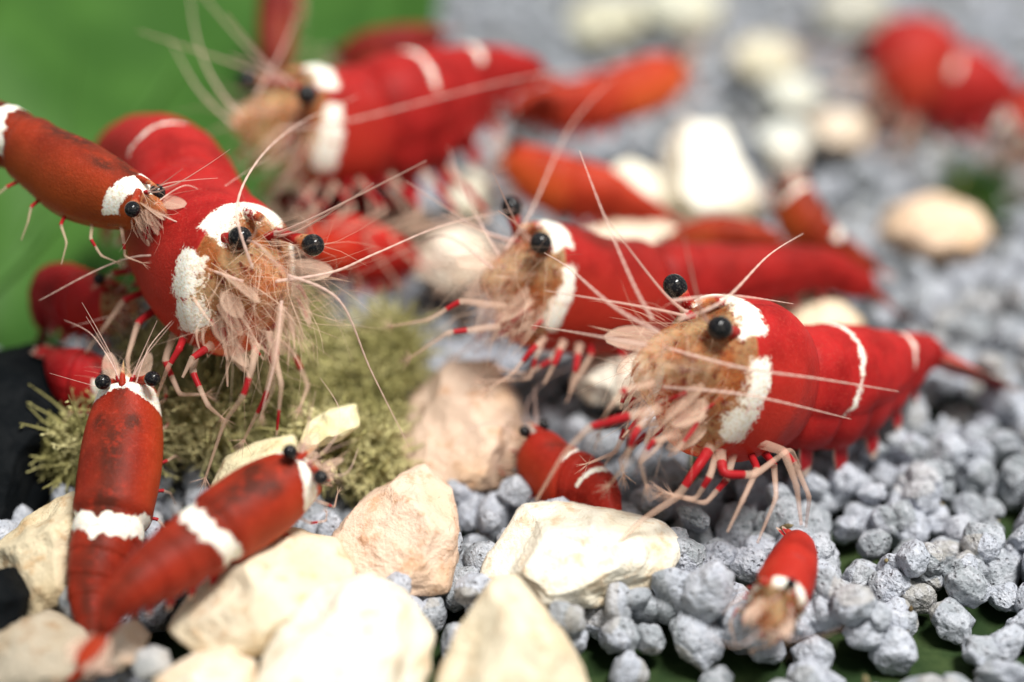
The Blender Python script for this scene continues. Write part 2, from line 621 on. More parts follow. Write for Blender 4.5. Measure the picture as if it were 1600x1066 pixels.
stone([(890, 600), (905, 560), (950, 545), (1010, 552), (1020, 600), (985, 632), (920, 632)], 10.0, 0.3, WHITE,
      'white stone glimpsed under the belly of the brown-red shrimp', 11, lean=0.5)
stone([(1180, 505), (1215, 465), (1270, 452), (1320, 470), (1345, 505), (1320, 560), (1220, 565)], 10.7, 0.35, (0.80, 0.66, 0.48),
      'peach cream stone behind the arched back of the banded shrimp', 12, lean=0.5)
stone([(1370, 370), (1400, 320), (1460, 300), (1520, 325), (1548, 375), (1510, 410), (1420, 412)], 12.0, 0.5, (0.78, 0.58, 0.42),
      'lone peach pebble beside the dark green tuft', 13, lean=0.4)
stone([(1030, 330), (1035, 230), (1070, 185), (1130, 190), (1160, 260), (1190, 330), (1150, 365), (1070, 370)], 12.0, 0.5, (0.88, 0.84, 0.74),
      'tall bright white stone behind the brown-red shrimp', 14, lean=0.4)
stone([(930, 330), (950, 265), (985, 245), (1025, 265), (1040, 320), (1010, 390), (950, 390)], 11.6, 0.4, (0.85, 0.80, 0.66),
      'bright cream stone touching the tall bright white stone', 15, lean=0.4)
stone([(880, 375), (940, 345), (1040, 345), (1100, 372), (1080, 420), (930, 425)], 11.2, 0.3, (0.86, 0.74, 0.58),
      'low cream stone hidden behind the back of the brown-red shrimp', 16, lean=0.4)
stone([(690, 320), (700, 275), (735, 262), (765, 285), (770, 330), (735, 350)], 11.5, 0.25, (0.82, 0.80, 0.66),
      'small pale stone below the tail of the shrimp with two white bands', 17, lean=0.4)
stone([(640, 430), (660, 375), (710, 350), (760, 370), (770, 430), (710, 460)], 11.0, 0.35, (0.80, 0.70, 0.58),
      'pinkish cream stone between the moss and the brown-red shrimp', 18, lean=0.4)
stone([(400, 360), (420, 310), (520, 290), (640, 300), (690, 345), (620, 400), (480, 410)], 11.6, 0.55, (0.60, 0.46, 0.36),
      'broad brownish stone under the shrimp with two white bands', 19, lean=0.4)
bgst = [(1195, 95, 48, 14.6, (0.66, 0.62, 0.48), 'pale yellow pebble far back beyond the tall bright white stone'),
        (1235, 150, 45, 13.9, (0.66, 0.67, 0.60), 'white pebble far back, second beyond the tall bright white stone'),
        (1225, 218, 40, 13.2, (0.66, 0.68, 0.64), 'small white pebble right beside the tall bright white stone'),
        (1312, 205, 46, 13.3, (0.74, 0.62, 0.5), 'beige pebble between the white pebbles and the far red shrimp'),
        (950, 35, 55, 15.4, (0.6, 0.58, 0.45), 'pale pebble far back above the orange-red tail'),
        (1060, 15, 60, 15.8, (0.6, 0.6, 0.5), 'large pale pebble at the far rim of the gravel'),
        (1330, 15, 55, 15.6, (0.5, 0.49, 0.43), 'dull pale pebble far behind the far red shrimp'),
        (1230, 240, 30, 12.8, (0.72, 0.7, 0.62), 'grey pebble in front of the small white pebble')]
for k, (px, py, r, d, c, lab) in enumerate(bgst):
    rnd = random.Random(k)
    ol = [(px + r * 1.15 * math.cos(a) * rnd.uniform(0.85, 1.1), py + r * 0.85 * math.sin(a) * rnd.uniform(0.85, 1.1)) for a in [i * PI / 4 for i in range(8)]]
    stone(ol, d, cmpx(r, d) * 0.8, c, lab, 30 + k, lean=0.3)
stone([(-140, 700), (-100, 560), (0, 535), (70, 545), (112, 610), (104, 700), (70, 780), (20, 850), (-100, 900)], 9.25, 0.5, (0, 0, 0),
      'black rock under the broad green leaf', 60, lean=0.5, mat=BLACK, name='black_rock', cat='rock', push=0.35)
stone([(-60, 960), (-40, 900), (10, 890), (40, 930), (35, 985), (-10, 1000)], 8.25, 0.2, (0.03, 0.035, 0.03),
      'dark chip of rock in front of the greenish tan stone', 61, lean=0.4, mat=BLACK, name='black_rock', cat='rock')
stone([(-40, 1060), (-20, 985), (60, 960), (130, 985), (150, 1050), (90, 1100), (0, 1110)], 8.15, 0.2, (0.42, 0.36, 0.28),
      'dull brownish stone under the tails of the crossed shrimps', 62, lean=0.4)


# ------------------------------------------------------------------ moss and plant
def moss(label, lumps, n, length, seed, dark=False):
    rnd = random.Random(seed)
    cs = [(P(px, py, d), cmpx(r, d)) for px, py, d, r in lumps]
    base = cs[0][0].copy()
    base.z = -0.1
    t = thing('moss_clump', label, 'moss', base)
    core, fr = MB(), MB()
    for c, r in cs:
        v, f = ICO[3]
        core.add([c + p * r * 0.8 * (1 + 0.25 * noise.noise(p * 2 + c)) for p in v], f)
    for i in range(n):
        c, r = rnd.choice(cs)
        dr = Vector((rnd.gauss(0, 1), rnd.gauss(0, 1) - 0.2, rnd.gauss(0, 1) + 0.3)).normalized()
        p0 = c + dr * r * 0.7
        dr2 = (dr + Vector((rnd.gauss(0, 0.5), rnd.gauss(0, 0.5), rnd.gauss(0, 0.5)))).normalized()
        cur = Vector((rnd.gauss(0, 1), rnd.gauss(0, 1), rnd.gauss(0, 1))) * length * 0.4
        L = length * rnd.uniform(0.5, 1.2)
        pts = [p0 + dr2 * L * s + cur * s * s for s in (0, 0.33, 0.66, 1)]
        fr.tube(pts, [0.009, 0.008, 0.006, 0.003], 3, cap=False)
        for s in range(7):
            q = pts[0].lerp(pts[3], 0.25 + 0.1 * s) + cur * 0.1 * (rnd.random() - 0.5)
            q = p0 + dr2 * L * (0.2 + 0.12 * s) + cur * (0.2 + 0.12 * s) ** 2
            sd = Vector((rnd.gauss(0, 1), rnd.gauss(0, 1), rnd.gauss(0, 1))).normalized()
            e = (dr2 * 0.6 + sd).normalized() * length * 0.2
            w = e.cross(dr2).normalized() * length * 0.045
            fr.add([q, q + e * 0.5 + w, q + e, q + e * 0.5 - w], [(0, 1, 2, 3)])
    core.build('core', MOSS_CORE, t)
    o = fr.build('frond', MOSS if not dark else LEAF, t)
    o['kind'] = 'stuff'
    return t


moss('olive moss heap the shrimps feed on', [(480, 600, 9.85, 95), (570, 640, 9.9, 85), (400, 640, 9.7, 85), (330, 660, 9.5, 75), (600, 560, 10.1, 70),
     (500, 700, 9.4, 60), (580, 720, 9.5, 50), (270, 560, 9.75, 70), (210, 680, 9.4, 75), (130, 700, 9.4, 60), (330, 560, 9.9, 80), (440, 520, 10.1, 70)],
     5200, 0.17, 5)
moss('dark green tuft beside the lone peach pebble', [(1510, 300, 12.6, 32), (1535, 325, 12.5, 24)], 160, 0.22, 8, True)
stone([(470, 690), (480, 660), (515, 640), (556, 630), (562, 668), (530, 690), (490, 700)], 9.05, 0.1, (1, 1, 1),
      'small pale yellow chip lying on the olive moss', 70, lean=0.3, mat=CHIP, name='pale_chip', cat='chip')
stone([(330, 765), (350, 715), (400, 690), (455, 680), (470, 720), (430, 770), (360, 790)], 9.0, 0.18, (0.78, 0.70, 0.46),
      'yellowish stone at the foot of the olive moss, behind the diagonal shrimp', 71, lean=0.4)


def leaf(parent, centre_pts, widths, name='leaf_blade', cup=0.25):
    """blade along a centre line [(px,py,d)], half widths in px"""
    c = catmull([tuple(P(*p)) for p in centre_pts], 40)
    w = catmull([(cmpx(x, p[2]),) for x, p in zip(widths, centre_pts)], 40)
    b, rb = MB(), MB()
    vs, fs = [], []
    M = 16
    cen = [Vector(x) for x in c]
    for i, p in enumerate(cen):
        T = (cen[min(i + 1, 40)] - cen[max(i - 1, 0)]).normalized()
        S = T.cross(-FW).normalized()
        N = S.cross(T).normalized()
        if N.dot(FW) > 0:
            N = -N
        for side in (1, -1):
            for j in range(M + 1):
                t = j / M * 2 - 1
                vs.append(p + S * w[i][0] * t + N * (abs(t) ** 1.5 * cup * w[i][0] + 0.05 * math.sin(i * 0.6 + t * 3) * w[i][0] + side * 0.015))
    R = 2 * (M + 1)
    for i in range(40):
        for s in range(2):
            for j in range(M):
                a = i * R + s * (M + 1) + j
                q = (a, a + 1, a + R + 1, a + R)
                fs.append(q if s == 0 else q[::-1])
        for j in (0, M):
            a, a2 = i * R + j, i * R + M + 1 + j
            fs.append((a, a2, a2 + R, a + R))
    b.add(vs, fs)
    o = b.build(name, LEAF, parent)
    rb.tube([p - FW * 0.02 for p in cen], [max(0.012, 0.05 * (1 - i / 44)) for i in range(41)], 6)
    rb.build('midrib', RIB, o)
    return o


root = P(-60, 640, 10.6)
root.z = -0.1
plant = thing('broad_leaf_plant', 'plant with broad smooth green leaves rising behind the shrimps', 'plant', root)
leaf(plant, [(-130, 560, 10.45), (40, 400, 11.0), (200, 210, 11.9), (330, 30, 13.0), (420, -140, 14.2), (470, -260, 15)], [30, 190, 265, 270, 190, 20])
leaf(plant, [(-160, 580, 10.6), (-90, 380, 11.2), (-60, 180, 12), (-40, -20, 13), (0, -200, 14)], [30, 150, 190, 150, 15], cup=0.15)
leaf(plant, [(240, 470, 11.0), (400, 300, 11.9), (520, 120, 13.2), (600, -20, 14.2), (650, -140, 15)], [20, 90, 110, 90, 12], cup=0.2)
sb = MB()
sb.tube([P(-130, 560, 10.45), P(-110, 620, 10.4), root], [0.06, 0.07, 0.09], 8)
sb.build('stem', RIB, plant)


# ------------------------------------------------------------------ shrimps
def shrimp(label, ctrl, dorsal, color, eyes=None, rim=1.5, bands=(), cap=True, cheek=True, wr=0.82, antennae=None, legs=None, face=True,
           dark=0.0, fan=None, head_white=False, eye_px=None, generic_legs=True, extra=True, car=None, fanred=0.85, hairs=70, saddle=(), seed=0, limbs=1.0):
    rnd = random.Random(seed + 500)
    NS, NR = 190, 60
    k3 = [tuple(P(c[0], c[1], c[2])) + (cmpx(c[3], c[2]),) for c in ctrl]
    smp = catmull(k3, NS)
    cen = [Vector(s[:3]) for s in smp]
    hh = [max(0.004, s[3]) for s in smp]
    m = len(ctrl) - 1
    L = [0.0]
    for i in range(NS):
        L.append(L[-1] + (cen[i + 1] - cen[i]).length)
    tot = L[-1]
    uu = [x / tot for x in L]
    tt = [i / NS * m for i in range(NS + 1)]

    def u_of(t):
        x = t / m * NS
        i = min(int(x), NS - 1)
        return uu[i] + (uu[i + 1] - uu[i]) * (x - i)
    u_rim = u_of(rim)
    K = max(hh)
    d0 = camvec(*dorsal[0])
    d1 = camvec(*dorsal[-1])
    fr = []
    for i in range(NS + 1):
        T = (cen[min(i + 2, NS)] - cen[max(i - 2, 0)]).normalized()
        h = d0.lerp(d1, uu[i])
        N = (h - T * h.dot(T)).normalized()
        fr.append((T, N, T.cross(N)))
    mid = cen[int(NS * 0.4)]
    t = thing('shrimp', label, 'shrimp', (mid.x, mid.y, mid.z - K))
    t['group'] = 'red shrimps swarming over the moss and gravel'
    # abdomen segments behind the carapace
    u_car = u_of(car) if car else 0.44
    seg = [u_car + (1 - u_car) * f for f in (0, 0.17, 0.33, 0.50, 0.66, 0.82)]
    body = MB()
    vs, fs, cs = [], [], []
    ub = [(u_of(b[0]), b[1], b[2]) for b in bands]
    us = [(u_of(b[0]), b[1]) for b in saddle]
    dome = u_rim * 0.75
    for i in range(NS + 1):
        T, N, B = fr[i]
        u = uu[i]
        g = 1.0
        if u < dome:
            g = math.sqrt(max(0.0, 1 - (1 - u / dome) ** 2.2)) ** 0.9
        if face:
            g *= 0.68 + 0.32 * sstep(u_rim * 0.62, u_rim * 0.97, u)
        if u > 0.965:
            g *= math.sqrt(max(0.02, 1 - ((u - 0.965) / 0.036) ** 2))
        step = lobe = 0.0
        for q, s in enumerate(seg):
            e = seg[q + 1] if q + 1 < len(seg) else 1.02
            if s <= u < e:
                x = (u - s) / (e - s)
                step = (-0.03 + 0.05 * x) * (1.3 if q == 0 else 1.0)
                lobe = math.sin(PI * min(1.0, x * 1.02)) ** 0.6
        rimf = 0.035 * math.exp(-((u - u_rim) / 0.02) ** 2)
        h = hh[i] * g * (1 + step + rimf - 0.07 * math.exp(-((u - u_car) / 0.016) ** 2) + 0.03 * math.exp(-((u - u_car + 0.04) / 0.025) ** 2))
        for j in range(NR):
            a = 2 * PI * j / NR
            ca, sa = math.cos(a), math.sin(a)
            y = math.copysign(abs(ca) ** 0.92, ca) * h * (1.0 if ca > 0 else 1.03)
            x = math.copysign(abs(sa) ** 0.9, sa) * h * wr
            if ca < -0.2 and u > u_car:
                x *= 0.93
            if lobe and ca < 0:
                fl_ = lobe * math.exp(-((math.acos(max(-1, min(1, ca))) - 2.25) / 0.45) ** 2)
                y *= 1 + 0.16 * fl_
                x *= 1 + 0.08 * fl_
            p = cen[i] + N * y + B * x
            vs.append(p)
            th = abs(math.atan2(sa, ca))
            al = (u - u_rim) * tot / K         # distance behind the rim in carapace half-heights
            mk = 0.0

            def box(v, c, hw, soft=0.1):
                return 0.5 + (hw - abs(v - c)) / soft * 0.5
            if cap:
                mk = max(mk, min(box(al, 0.05 - 0.1 * th, 0.17), box(th, 0, 0.78)))
            if cheek:
                mk = max(mk, min(box(al, 0.02, 0.15), box(th, 1.38, 0.3)), min(box(al, -0.02, 0.17), box(th, 1.93, 0.26)))
            if head_white:
                mk = max(mk, min(box(al, -0.15 + 0.32 * min(th, 1.6), 0.24), box(th, 0, 1.9)))
            for bu, bw, bt in ub:
                mk = max(mk, min(box((u - bu) * tot / K + 0.10 * th * th, 0, bw * (1 - 0.25 * (th / bt) ** 2), 0.08), box(th, 0, bt, 0.15)))
            for bu, bw in us:
                zig = 0.2 * noise.noise((th * 3.5 * (1 if sa > 0 else -1), seed, 1)) + 0.07 * noise.noise((sa * 14, seed, 2))
                mk = max(mk, min(box((u - bu) * tot / K + zig - 0.2 * math.cos(th * 1.6), 0, bw), box(th, 0, 1.9)))
            fc = sstep(0.02, -0.12, al) if face else 0.0
            if head_white:
                fc = sstep(-0.1, -0.3, al) * 0.6 + sstep(1.9, 2.3, th) * 0.5
            dk = dark * ((0.8 * math.exp(-(th / 0.26) ** 2) * (0.75 + 0.35 * math.sin(u * 23 + seed)) + 1.1 * math.exp(-((th - 0.42) / 0.2) ** 2 - ((u - 0.22) / 0.05) ** 2))
                         * (1 if u < u_car else 0.55) + 0.45 * math.exp(-(th / 0.9) ** 2) * sstep(0.1, 0.3, u) + 0.4 * noise.noise(p * 4))
            cs.append((max(0, min(1, mk)), max(0, min(1, fc)), max(0, min(1, dk)), sstep(u_car + 0.06, u_car - 0.1, u) * sstep(0.5, 2.2, th)))
    for i in range(NS):
        for j in range(NR):
            q = (j + 1) % NR
            fs.append((i * NR + j, i * NR + q, (i + 1) * NR + q, (i + 1) * NR + j))
    fs.append(tuple(range(NR - 1, -1, -1)))
    fs.append(tuple(NS * NR + j for j in range(NR)))
    body.add(vs, [q[::-1] for q in fs], cs)

    def at(u, th, out=1.0):
        i = min(range(NS + 1), key=lambda n: abs(uu[n] - u))
        T, N, B = fr[i]
        return cen[i] + N * math.cos(th) * hh[i] * out + B * math.sin(th) * hh[i] * wr * out, T, N, B
    # rostrum, a toothed spike that grows out of the carapace
    p0, T0, N0, B0 = at(u_rim, 0, 0.98)
    body.tube([p0 + T0 * 0.25 * K - N0 * 0.06 * K, p0, p0 - T0 * 0.35 * K - N0 * 0.02 * K, p0 - T0 * 0.62 * K - N0 * 0.08 * K],
              [0.10 * K, 0.095 * K, 0.05 * K, 0.008 * K], 8, [(1 if cap else 0, 0, 0), (1 if cap else 0, 0, 0), (0.3, 0.6, 0), (0, 1, 0)])
    body.build('body', SHELL, t, color)
    # eyes on stalks
    er = cmpx(eye_px, ctrl[1][2]) if eye_px else 0.17 * K
    for s in (0, 1):
        sg = 1 if s == 0 else -1
        b0, T, N, B = at(max(u_rim - 0.02, 0.02), sg * 0.62, 0.86)
        if eyes and eyes[s]:
            e = min((P(*x) for x in eyes), key=lambda w: -(w - b0).dot(B) * sg)
        else:
            e = b0 - T * 0.16 * K + N * 0.18 * K + B * sg * 0.20 * K
        if (e - b0).length > 0.8 * K:
            b0 = e + (b0 - e).normalized() * 0.8 * K
        st = MB()
        dv = (e - b0)
        st.tube([b0, b0 + dv * 0.5, b0 + dv * 0.85], [er * 0.5, er * 0.55, er * 0.8], 10, [(0.3, 0.2, 0), (0.2, 0.3, 0), (0, 0.6, 0)])
        so = st.build('eye_stalk', SHELL, t, color)
        ey = MB()
        v, f = ICO[3]
        dn = dv.normalized()
        ey.add([e + (p + dn * p.dot(dn) * 0.12) * er for p in v], f)
        ey.build('eyeball', CORNEA, so)
    # feelers
    pf, Tf, Nf, Bf = at(u_rim * 0.55, 0, 0.25)
    if antennae is None:
        antennae = []
        for s in (1, -1):
            q = pf + Bf * s * 0.3 * K
            w = (-Tf * 1.0 + Bf * s * rnd.uniform(0.3, 0.9) + Nf * rnd.uniform(-0.1, 0.5)).normalized()
            w2 = (Bf * s * 0.8 + Tf * rnd.uniform(0, 0.9) + Nf * rnd.uniform(-0.3, 0.5)).normalized()
            ln = K * rnd.uniform(3.0, 4.5)
            antennae.append([q, q + w * ln * 0.3, q + w * ln * 0.5 + w2 * ln * 0.25, q + w * ln * 0.55 + w2 * ln * 0.6])
    else:
        antennae = [[P(*p) if not isinstance(p, Vector) else p for p in a] for a in antennae]
    for a in antennae:
        c = [Vector(x) for x in catmull([tuple(p) for p in a], 46)]
        b = MB()
        rr = [(0.017 * K * (1 - i / 46) ** 0.8 + 0.003 * K) * (1.0 + 0.22 * (i % 2)) for i in range(47)]
        b.tube(c, rr, 6, [(0, 0.15 * (i % 2), 0) for i in range(47)])
        b.build('antenna', FEELER, t)
    for s in range(4):
        sg = 1 if s % 2 else -1
        q, T, N, B = at(u_rim * 0.75, sg * 0.35, 0.72)
        w = (-T + B * sg * rnd.uniform(0.1, 0.6) + N * rnd.uniform(0.0, 0.7)).normalized()
        w2 = (w + B * sg * rnd.uniform(-0.2, 0.6) + N * rnd.uniform(-0.4, 0.6)).normalized()
        ln = K * rnd.uniform(0.9, 1.7)
        b = MB()
        c = [Vector(x) for x in catmull([tuple(q), tuple(q + w * ln * 0.4), tuple(q + w * ln * 0.6 + w2 * ln * 0.4), tuple(q + w * ln * 0.7 + w2 * ln * 0.8)], 24)]
        b.tube(c, [K * (0.05 if i < 4 else 0.018 * (1 - i / 25) + 0.004) for i in range(25)], 5, [((0.7 if i in (1, 2, 3) else 0), 0, 0) for i in range(25)])
        b.build('antennule', FEELER, t)
    for sg in (1, -1):
        q, T, N, B = at(u_rim * 0.7, sg * 1.15, 0.62)
        b = MB()
        b.blade(q, -T + B * sg * 0.18 - N * 0.05, B * sg + N * 0.5, 0.85 * K, 0.24 * K, 0.018 * K, (0.0, 0, 0), (0.1, 0.05, 0), bend=0.1 * K)
        for x in range(16):
            f = x / 15
            p0_ = q + (-T + B * sg * 0.18).normalized() * 0.85 * K * (0.3 + 0.7 * f)
            dr = (-T + B * sg * (0.5 - 0.3 * f) - N * 0.3 * (1 - f)).normalized()
            b.tube([p0_, p0_ + dr * 0.3 * K], [0.006 * K, 0.002 * K], 3)
        b.build('antennal_scale', PLATE, t)
    if extra:
        b = MB()
        for x in range(34):
            sg = rnd.choice((1, -1))
            q, T, N, B = at(u_rim * rnd.uniform(0.35, 1.0), sg * rnd.uniform(1.5, 2.9), rnd.uniform(0.55, 0.95))
            w = (-T * rnd.uniform(0.2, 0.9) - N * rnd.uniform(0.3, 1.0) + B * sg * rnd.uniform(-0.3, 0.4)).normalized()
            w2 = (w + -B * sg * rnd.uniform(0, 1) - N * 0.3).normalized()
            ln = K * rnd.uniform(0.3, 0.65)
            r0 = K * rnd.uniform(0.022, 0.05)
            red = rnd.random() < 0.4
            c = [Vector(y) for y in catmull([tuple(q), tuple(q + w * ln * 0.5), tuple(q + w * ln * 0.55 + w2 * ln * 0.45)], 9)]
            b.tube(c, [r0 * (1 - 0.07 * i) for i in range(10)], 5, [((0.9 if red and 3 <= i <= 6 else 0.0), 0, 0) for i in range(10)])
        mo = b.build('mouthparts', LIMB, t)
        for sg in (1, -1):
            b = MB()
            for x in range(5):
                q, T, N, B = at(u_rim * (0.5 + 0.1 * x), sg * (1.5 + 0.28 * x), 0.8)
                b.blade(q, -T * rnd.uniform(0.4, 0.9) - N * rnd.uniform(0.4, 0.9) - B * sg * rnd.uniform(0, 0.3), B + N * rnd.uniform(-0.5, 0.5),
                        K * rnd.uniform(0.4, 0.7), K * rnd.uniform(0.1, 0.18), K * 0.015, (0.12, 0, 0), None, bend=K * rnd.uniform(-0.1, 0.1))
            b.build('mouth_palp', PLATE, mo)
        b = MB()
        for x in range(hairs):
            q, T, N, B = at(u_rim * rnd.uniform(0.2, 0.95), rnd.uniform(-2.9, 2.9), rnd.uniform(0.4, 0.9))
            w = (-T * rnd.uniform(0.2, 1.0) - N * rnd.uniform(-0.5, 1.0) + B * rnd.uniform(-0.9, 0.9)).normalized()
            w2 = (w + Vector((rnd.gauss(0, 0.5), rnd.gauss(0, 0.5), rnd.gauss(0, 0.5) - 0.2))).normalized()
            ln = K * rnd.uniform(0.35, 1.25) * (1.35 if hairs > 150 else 1.0)
            r0 = K * rnd.uniform(0.005, 0.011)
            c = catmull([tuple(q), tuple(q + w * ln * 0.5), tuple(q + w * ln * 0.5 + w2 * ln * 0.5)], 6)
            b.tube(c, [r0 * (1 - 0.14 * i) for i in range(7)], 4)
        ho_ = b.build('bristles', PLATE, mo)
        ho_['kind'] = 'stuff'
    # walking legs
    def leg(pts, r0, reds, tuft=False):
        mm = len(pts) - 1
        c = []
        for i in range(31):
            x = i / 30 * mm
            k_ = min(int(x), mm - 1)
            c.append(Vector(pts[k_]).lerp(Vector(pts[k_ + 1]), x - k_))
        for _ in range(2):
            c = [c[0]] + [(c[i - 1] + c[i] * 2 + c[i + 1]) / 4 for i in range(1, 30)] + [c[30]]
        b = MB()
        cols = []
        rr = []
        for i in range(31):
            f = i / 30
            cols.append((0.95 if any(a_ < f < b_ for a_, b_ in reds) else 0.0, 0.0, 0))
            knob = 1 + 0.18 * math.exp(-((f * (len(pts) - 1)) % 1 - 0.5) ** 2 * 0) * (1 if abs((f * (len(pts) - 1)) % 1) < 0.06 else 0)
            rr.append(r0 * (1.0 - 0.72 * f) * knob)
        b.tube(c, rr, 7, cols)
        if tuft:
            e = c[-1]
            dr = (c[-1] - c[-4]).normalized()
            for _ in range(12):
                h = (dr + Vector((rnd.gauss(0, 0.5), rnd.gauss(0, 0.5), rnd.gauss(0, 0.5)))).normalized()
                b.tube([e - dr * 0.03 * K, e + h * 0.2 * K], [0.008 * K, 0.002 * K], 3)
        b.build('leg', LIMB, t)
    if generic_legs:
        for q in range(5):
            for sg in (1, -1):
                u = u_rim + (u_car - u_rim) * (0.08 + 0.19 * q)
                p, T, N, B = at(u, sg * 2.55, 0.9)
                fwd = -T
                jit = lambda a: rnd.uniform(-a, a)
                if q < 2:
                    pts = [p, p + (B * sg * 0.35 - N * 0.3 + fwd * (0.35 + jit(0.1))) * K,
                           p + (B * sg * (0.30 + jit(0.1)) - N * 0.62 + fwd * (0.6 + jit(0.2))) * K,
                           p + (B * sg * (0.05 + jit(0.15)) - N * (0.72 + jit(0.15)) + fwd * (0.95 + jit(0.2))) * K]
                else:
                    sp = (q - 3) * 0.35
                    pts = [p, p + (B * sg * 0.42 - N * 0.12 + fwd * (0.12 - sp * 0.3)) * K * limbs,
                           p + (B * sg * (0.62 + jit(0.1)) - N * 0.45 + fwd * (0.22 - sp)) * K * limbs,
                           p + (B * sg * (0.66 + jit(0.1)) - N * (0.95 + jit(0.1)) + fwd * (0.16 - sp * 1.6 + jit(0.1))) * K * limbs]
                for x in pts:
                    x.z = max(x.z, 0.03)
                leg(pts, 0.056 * K, [(0.12, 0.34)] if q >= 2 else [(0.34, 0.48)], q < 2)
    for lg in (legs or []):
        leg([P(*p) for p in lg[0]], lg[1] * K, lg[2], lg[3] if len(lg) > 3 else False)
    # swimmerets under the abdomen
    for q in range(5):
        for sg in (1, -1):
            u = seg[q] + 0.04
            p, T, N, B = at(u, sg * 2.45, 0.86)
            i = min(range(NS + 1), key=lambda n: abs(uu[n] - u))
            b = MB()
            b.blade(p, -N * 1.0 + T * 0.35 + B * sg * 0.12, T, hh[i] * 0.8, hh[i] * 0.2, hh[i] * 0.05, (1, 0, 0), (0.0, 0.25, 0), bend=-0.05 * K)
            b.build('swimmeret', LIMB, t)
    # tail fan
    p, T, N, B = at(1.0, 0, 0)
    i = NS
    if fan:
        ax = (P(*fan) - p)
        fl = ax.length
        ax.normalize()
    else:
        ax, fl = T, K * 0.85
    side = (B - ax * B.dot(ax)).normalized()
    nn = ax.cross(side)
    fo_ = MB()
    fo_.blade(p - ax * 0.12 * K, ax, side, fl * 0.95, fl * 0.26, fl * 0.09, (0, 0, 0, 0.3), None)
    fan_o = fo_.build('tail_fan', SHELL, t, color)
    for sg in (1, -1):
        for z, aa in enumerate((0.28, 0.6)):
            b = MB()
            b.blade(p - ax * 0.1 * K + nn * 0.01 * z, ax * math.cos(aa) + side * sg * math.sin(aa), side, fl * (1.0 - 0.06 * z), fl * 0.2, fl * 0.03,
                    (fanred - 0.2 * z, 0, 0), (0.2, 0.1, 0))
            b.build('uropod', LIMB, fan_o)
    return t


RED = (0.42, 0.019, 0.014)
DEEP = (0.40, 0.014, 0.014)
BROWN = (0.36, 0.036, 0.011)
ORNG = (0.33, 0.042, 0.011)

# the banded shrimp standing on the gravel
shrimp('bright red shrimp with two thin white bands standing on the grey gravel',
       [(990, 575, 8.42, 60), (1045, 578, 8.55, 108), (1105, 585, 8.72, 122), (1165, 592, 8.92, 127), (1218, 606, 9.12, 94), (1290, 601, 9.38, 96),
        (1350, 586, 9.6, 78), (1402, 567, 9.8, 50), (1442, 552, 9.98, 31), (1472, 562, 10.06, 17)],
       [(0.30, 0.92, 0.25), (0.05, 1, 0.1)], RED, eyes=[(1125, 513, 8.38), (1055, 448, 8.75)], rim=2.0, bands=[(5.05, 0.05, 1.75), (7.05, 0.055, 1.45)],
       eye_px=19, car=4.0, fan=(1572, 612, 10.35), seed=1, wr=0.86, hairs=110,
       antennae=[[(1020, 500, 8.3), (990, 445, 8.3), (945, 340, 8.4), (905, 235, 8.6)], [(1045, 545, 8.4), (1160, 575, 8.3), (1280, 592, 8.4), (1405, 612, 8.5)],
                 [(1030, 520, 8.3), (960, 480, 8.3), (890, 420, 8.5), (850, 395, 8.7)], [(1060, 500, 8.3), (1130, 470, 8.4), (1200, 400, 8.7), (1255, 365, 9.0)],
                 [(1010, 540, 8.3), (930, 525, 8.4), (830, 508, 8.7)], [(1035, 605, 8.4), (1170, 618, 8.35), (1330, 655, 8.6)],
                 [(1050, 470, 8.4), (1140, 462, 8.5), (1240, 475, 8.8)]],
       legs=[([(1030, 640, 8.3), (985, 650, 8.25), (920, 668, 8.25), (880, 710, 8.3), (838, 782, 8.4)], 0.07, [(0.25, 0.5)]),
             ([(1110, 700, 8.6), (1090, 730, 8.5), (1060, 775, 8.5), (1000, 815, 8.55), (965, 850, 8.5)], 0.075, [(0.05, 0.42)]),
             ([(1125, 705, 8.6), (1130, 742, 8.5), (1180, 742, 8.55), (1235, 700, 8.7), (1250, 730, 8.8)], 0.07, [(0.12, 0.42)]),
             ([(1010, 650, 8.3), (990, 680, 8.2), (975, 730, 8.25), (950, 760, 8.4)], 0.055, [(0.2, 0.45)], True),
             ([(1060, 680, 8.4), (1020, 690, 8.3), (1000, 720, 8.3), (1010, 760, 8.4)], 0.05, [(0.3, 0.5)], True),
             ([(1180, 690, 8.7), (1225, 705, 8.6), (1245, 760, 8.6), (1252, 820, 8.65)], 0.07, []),
             ([(1020, 600, 8.3), (975, 610, 8.2), (950, 640, 8.2), (935, 680, 8.3)], 0.05, [(0.3, 0.4)], True)])

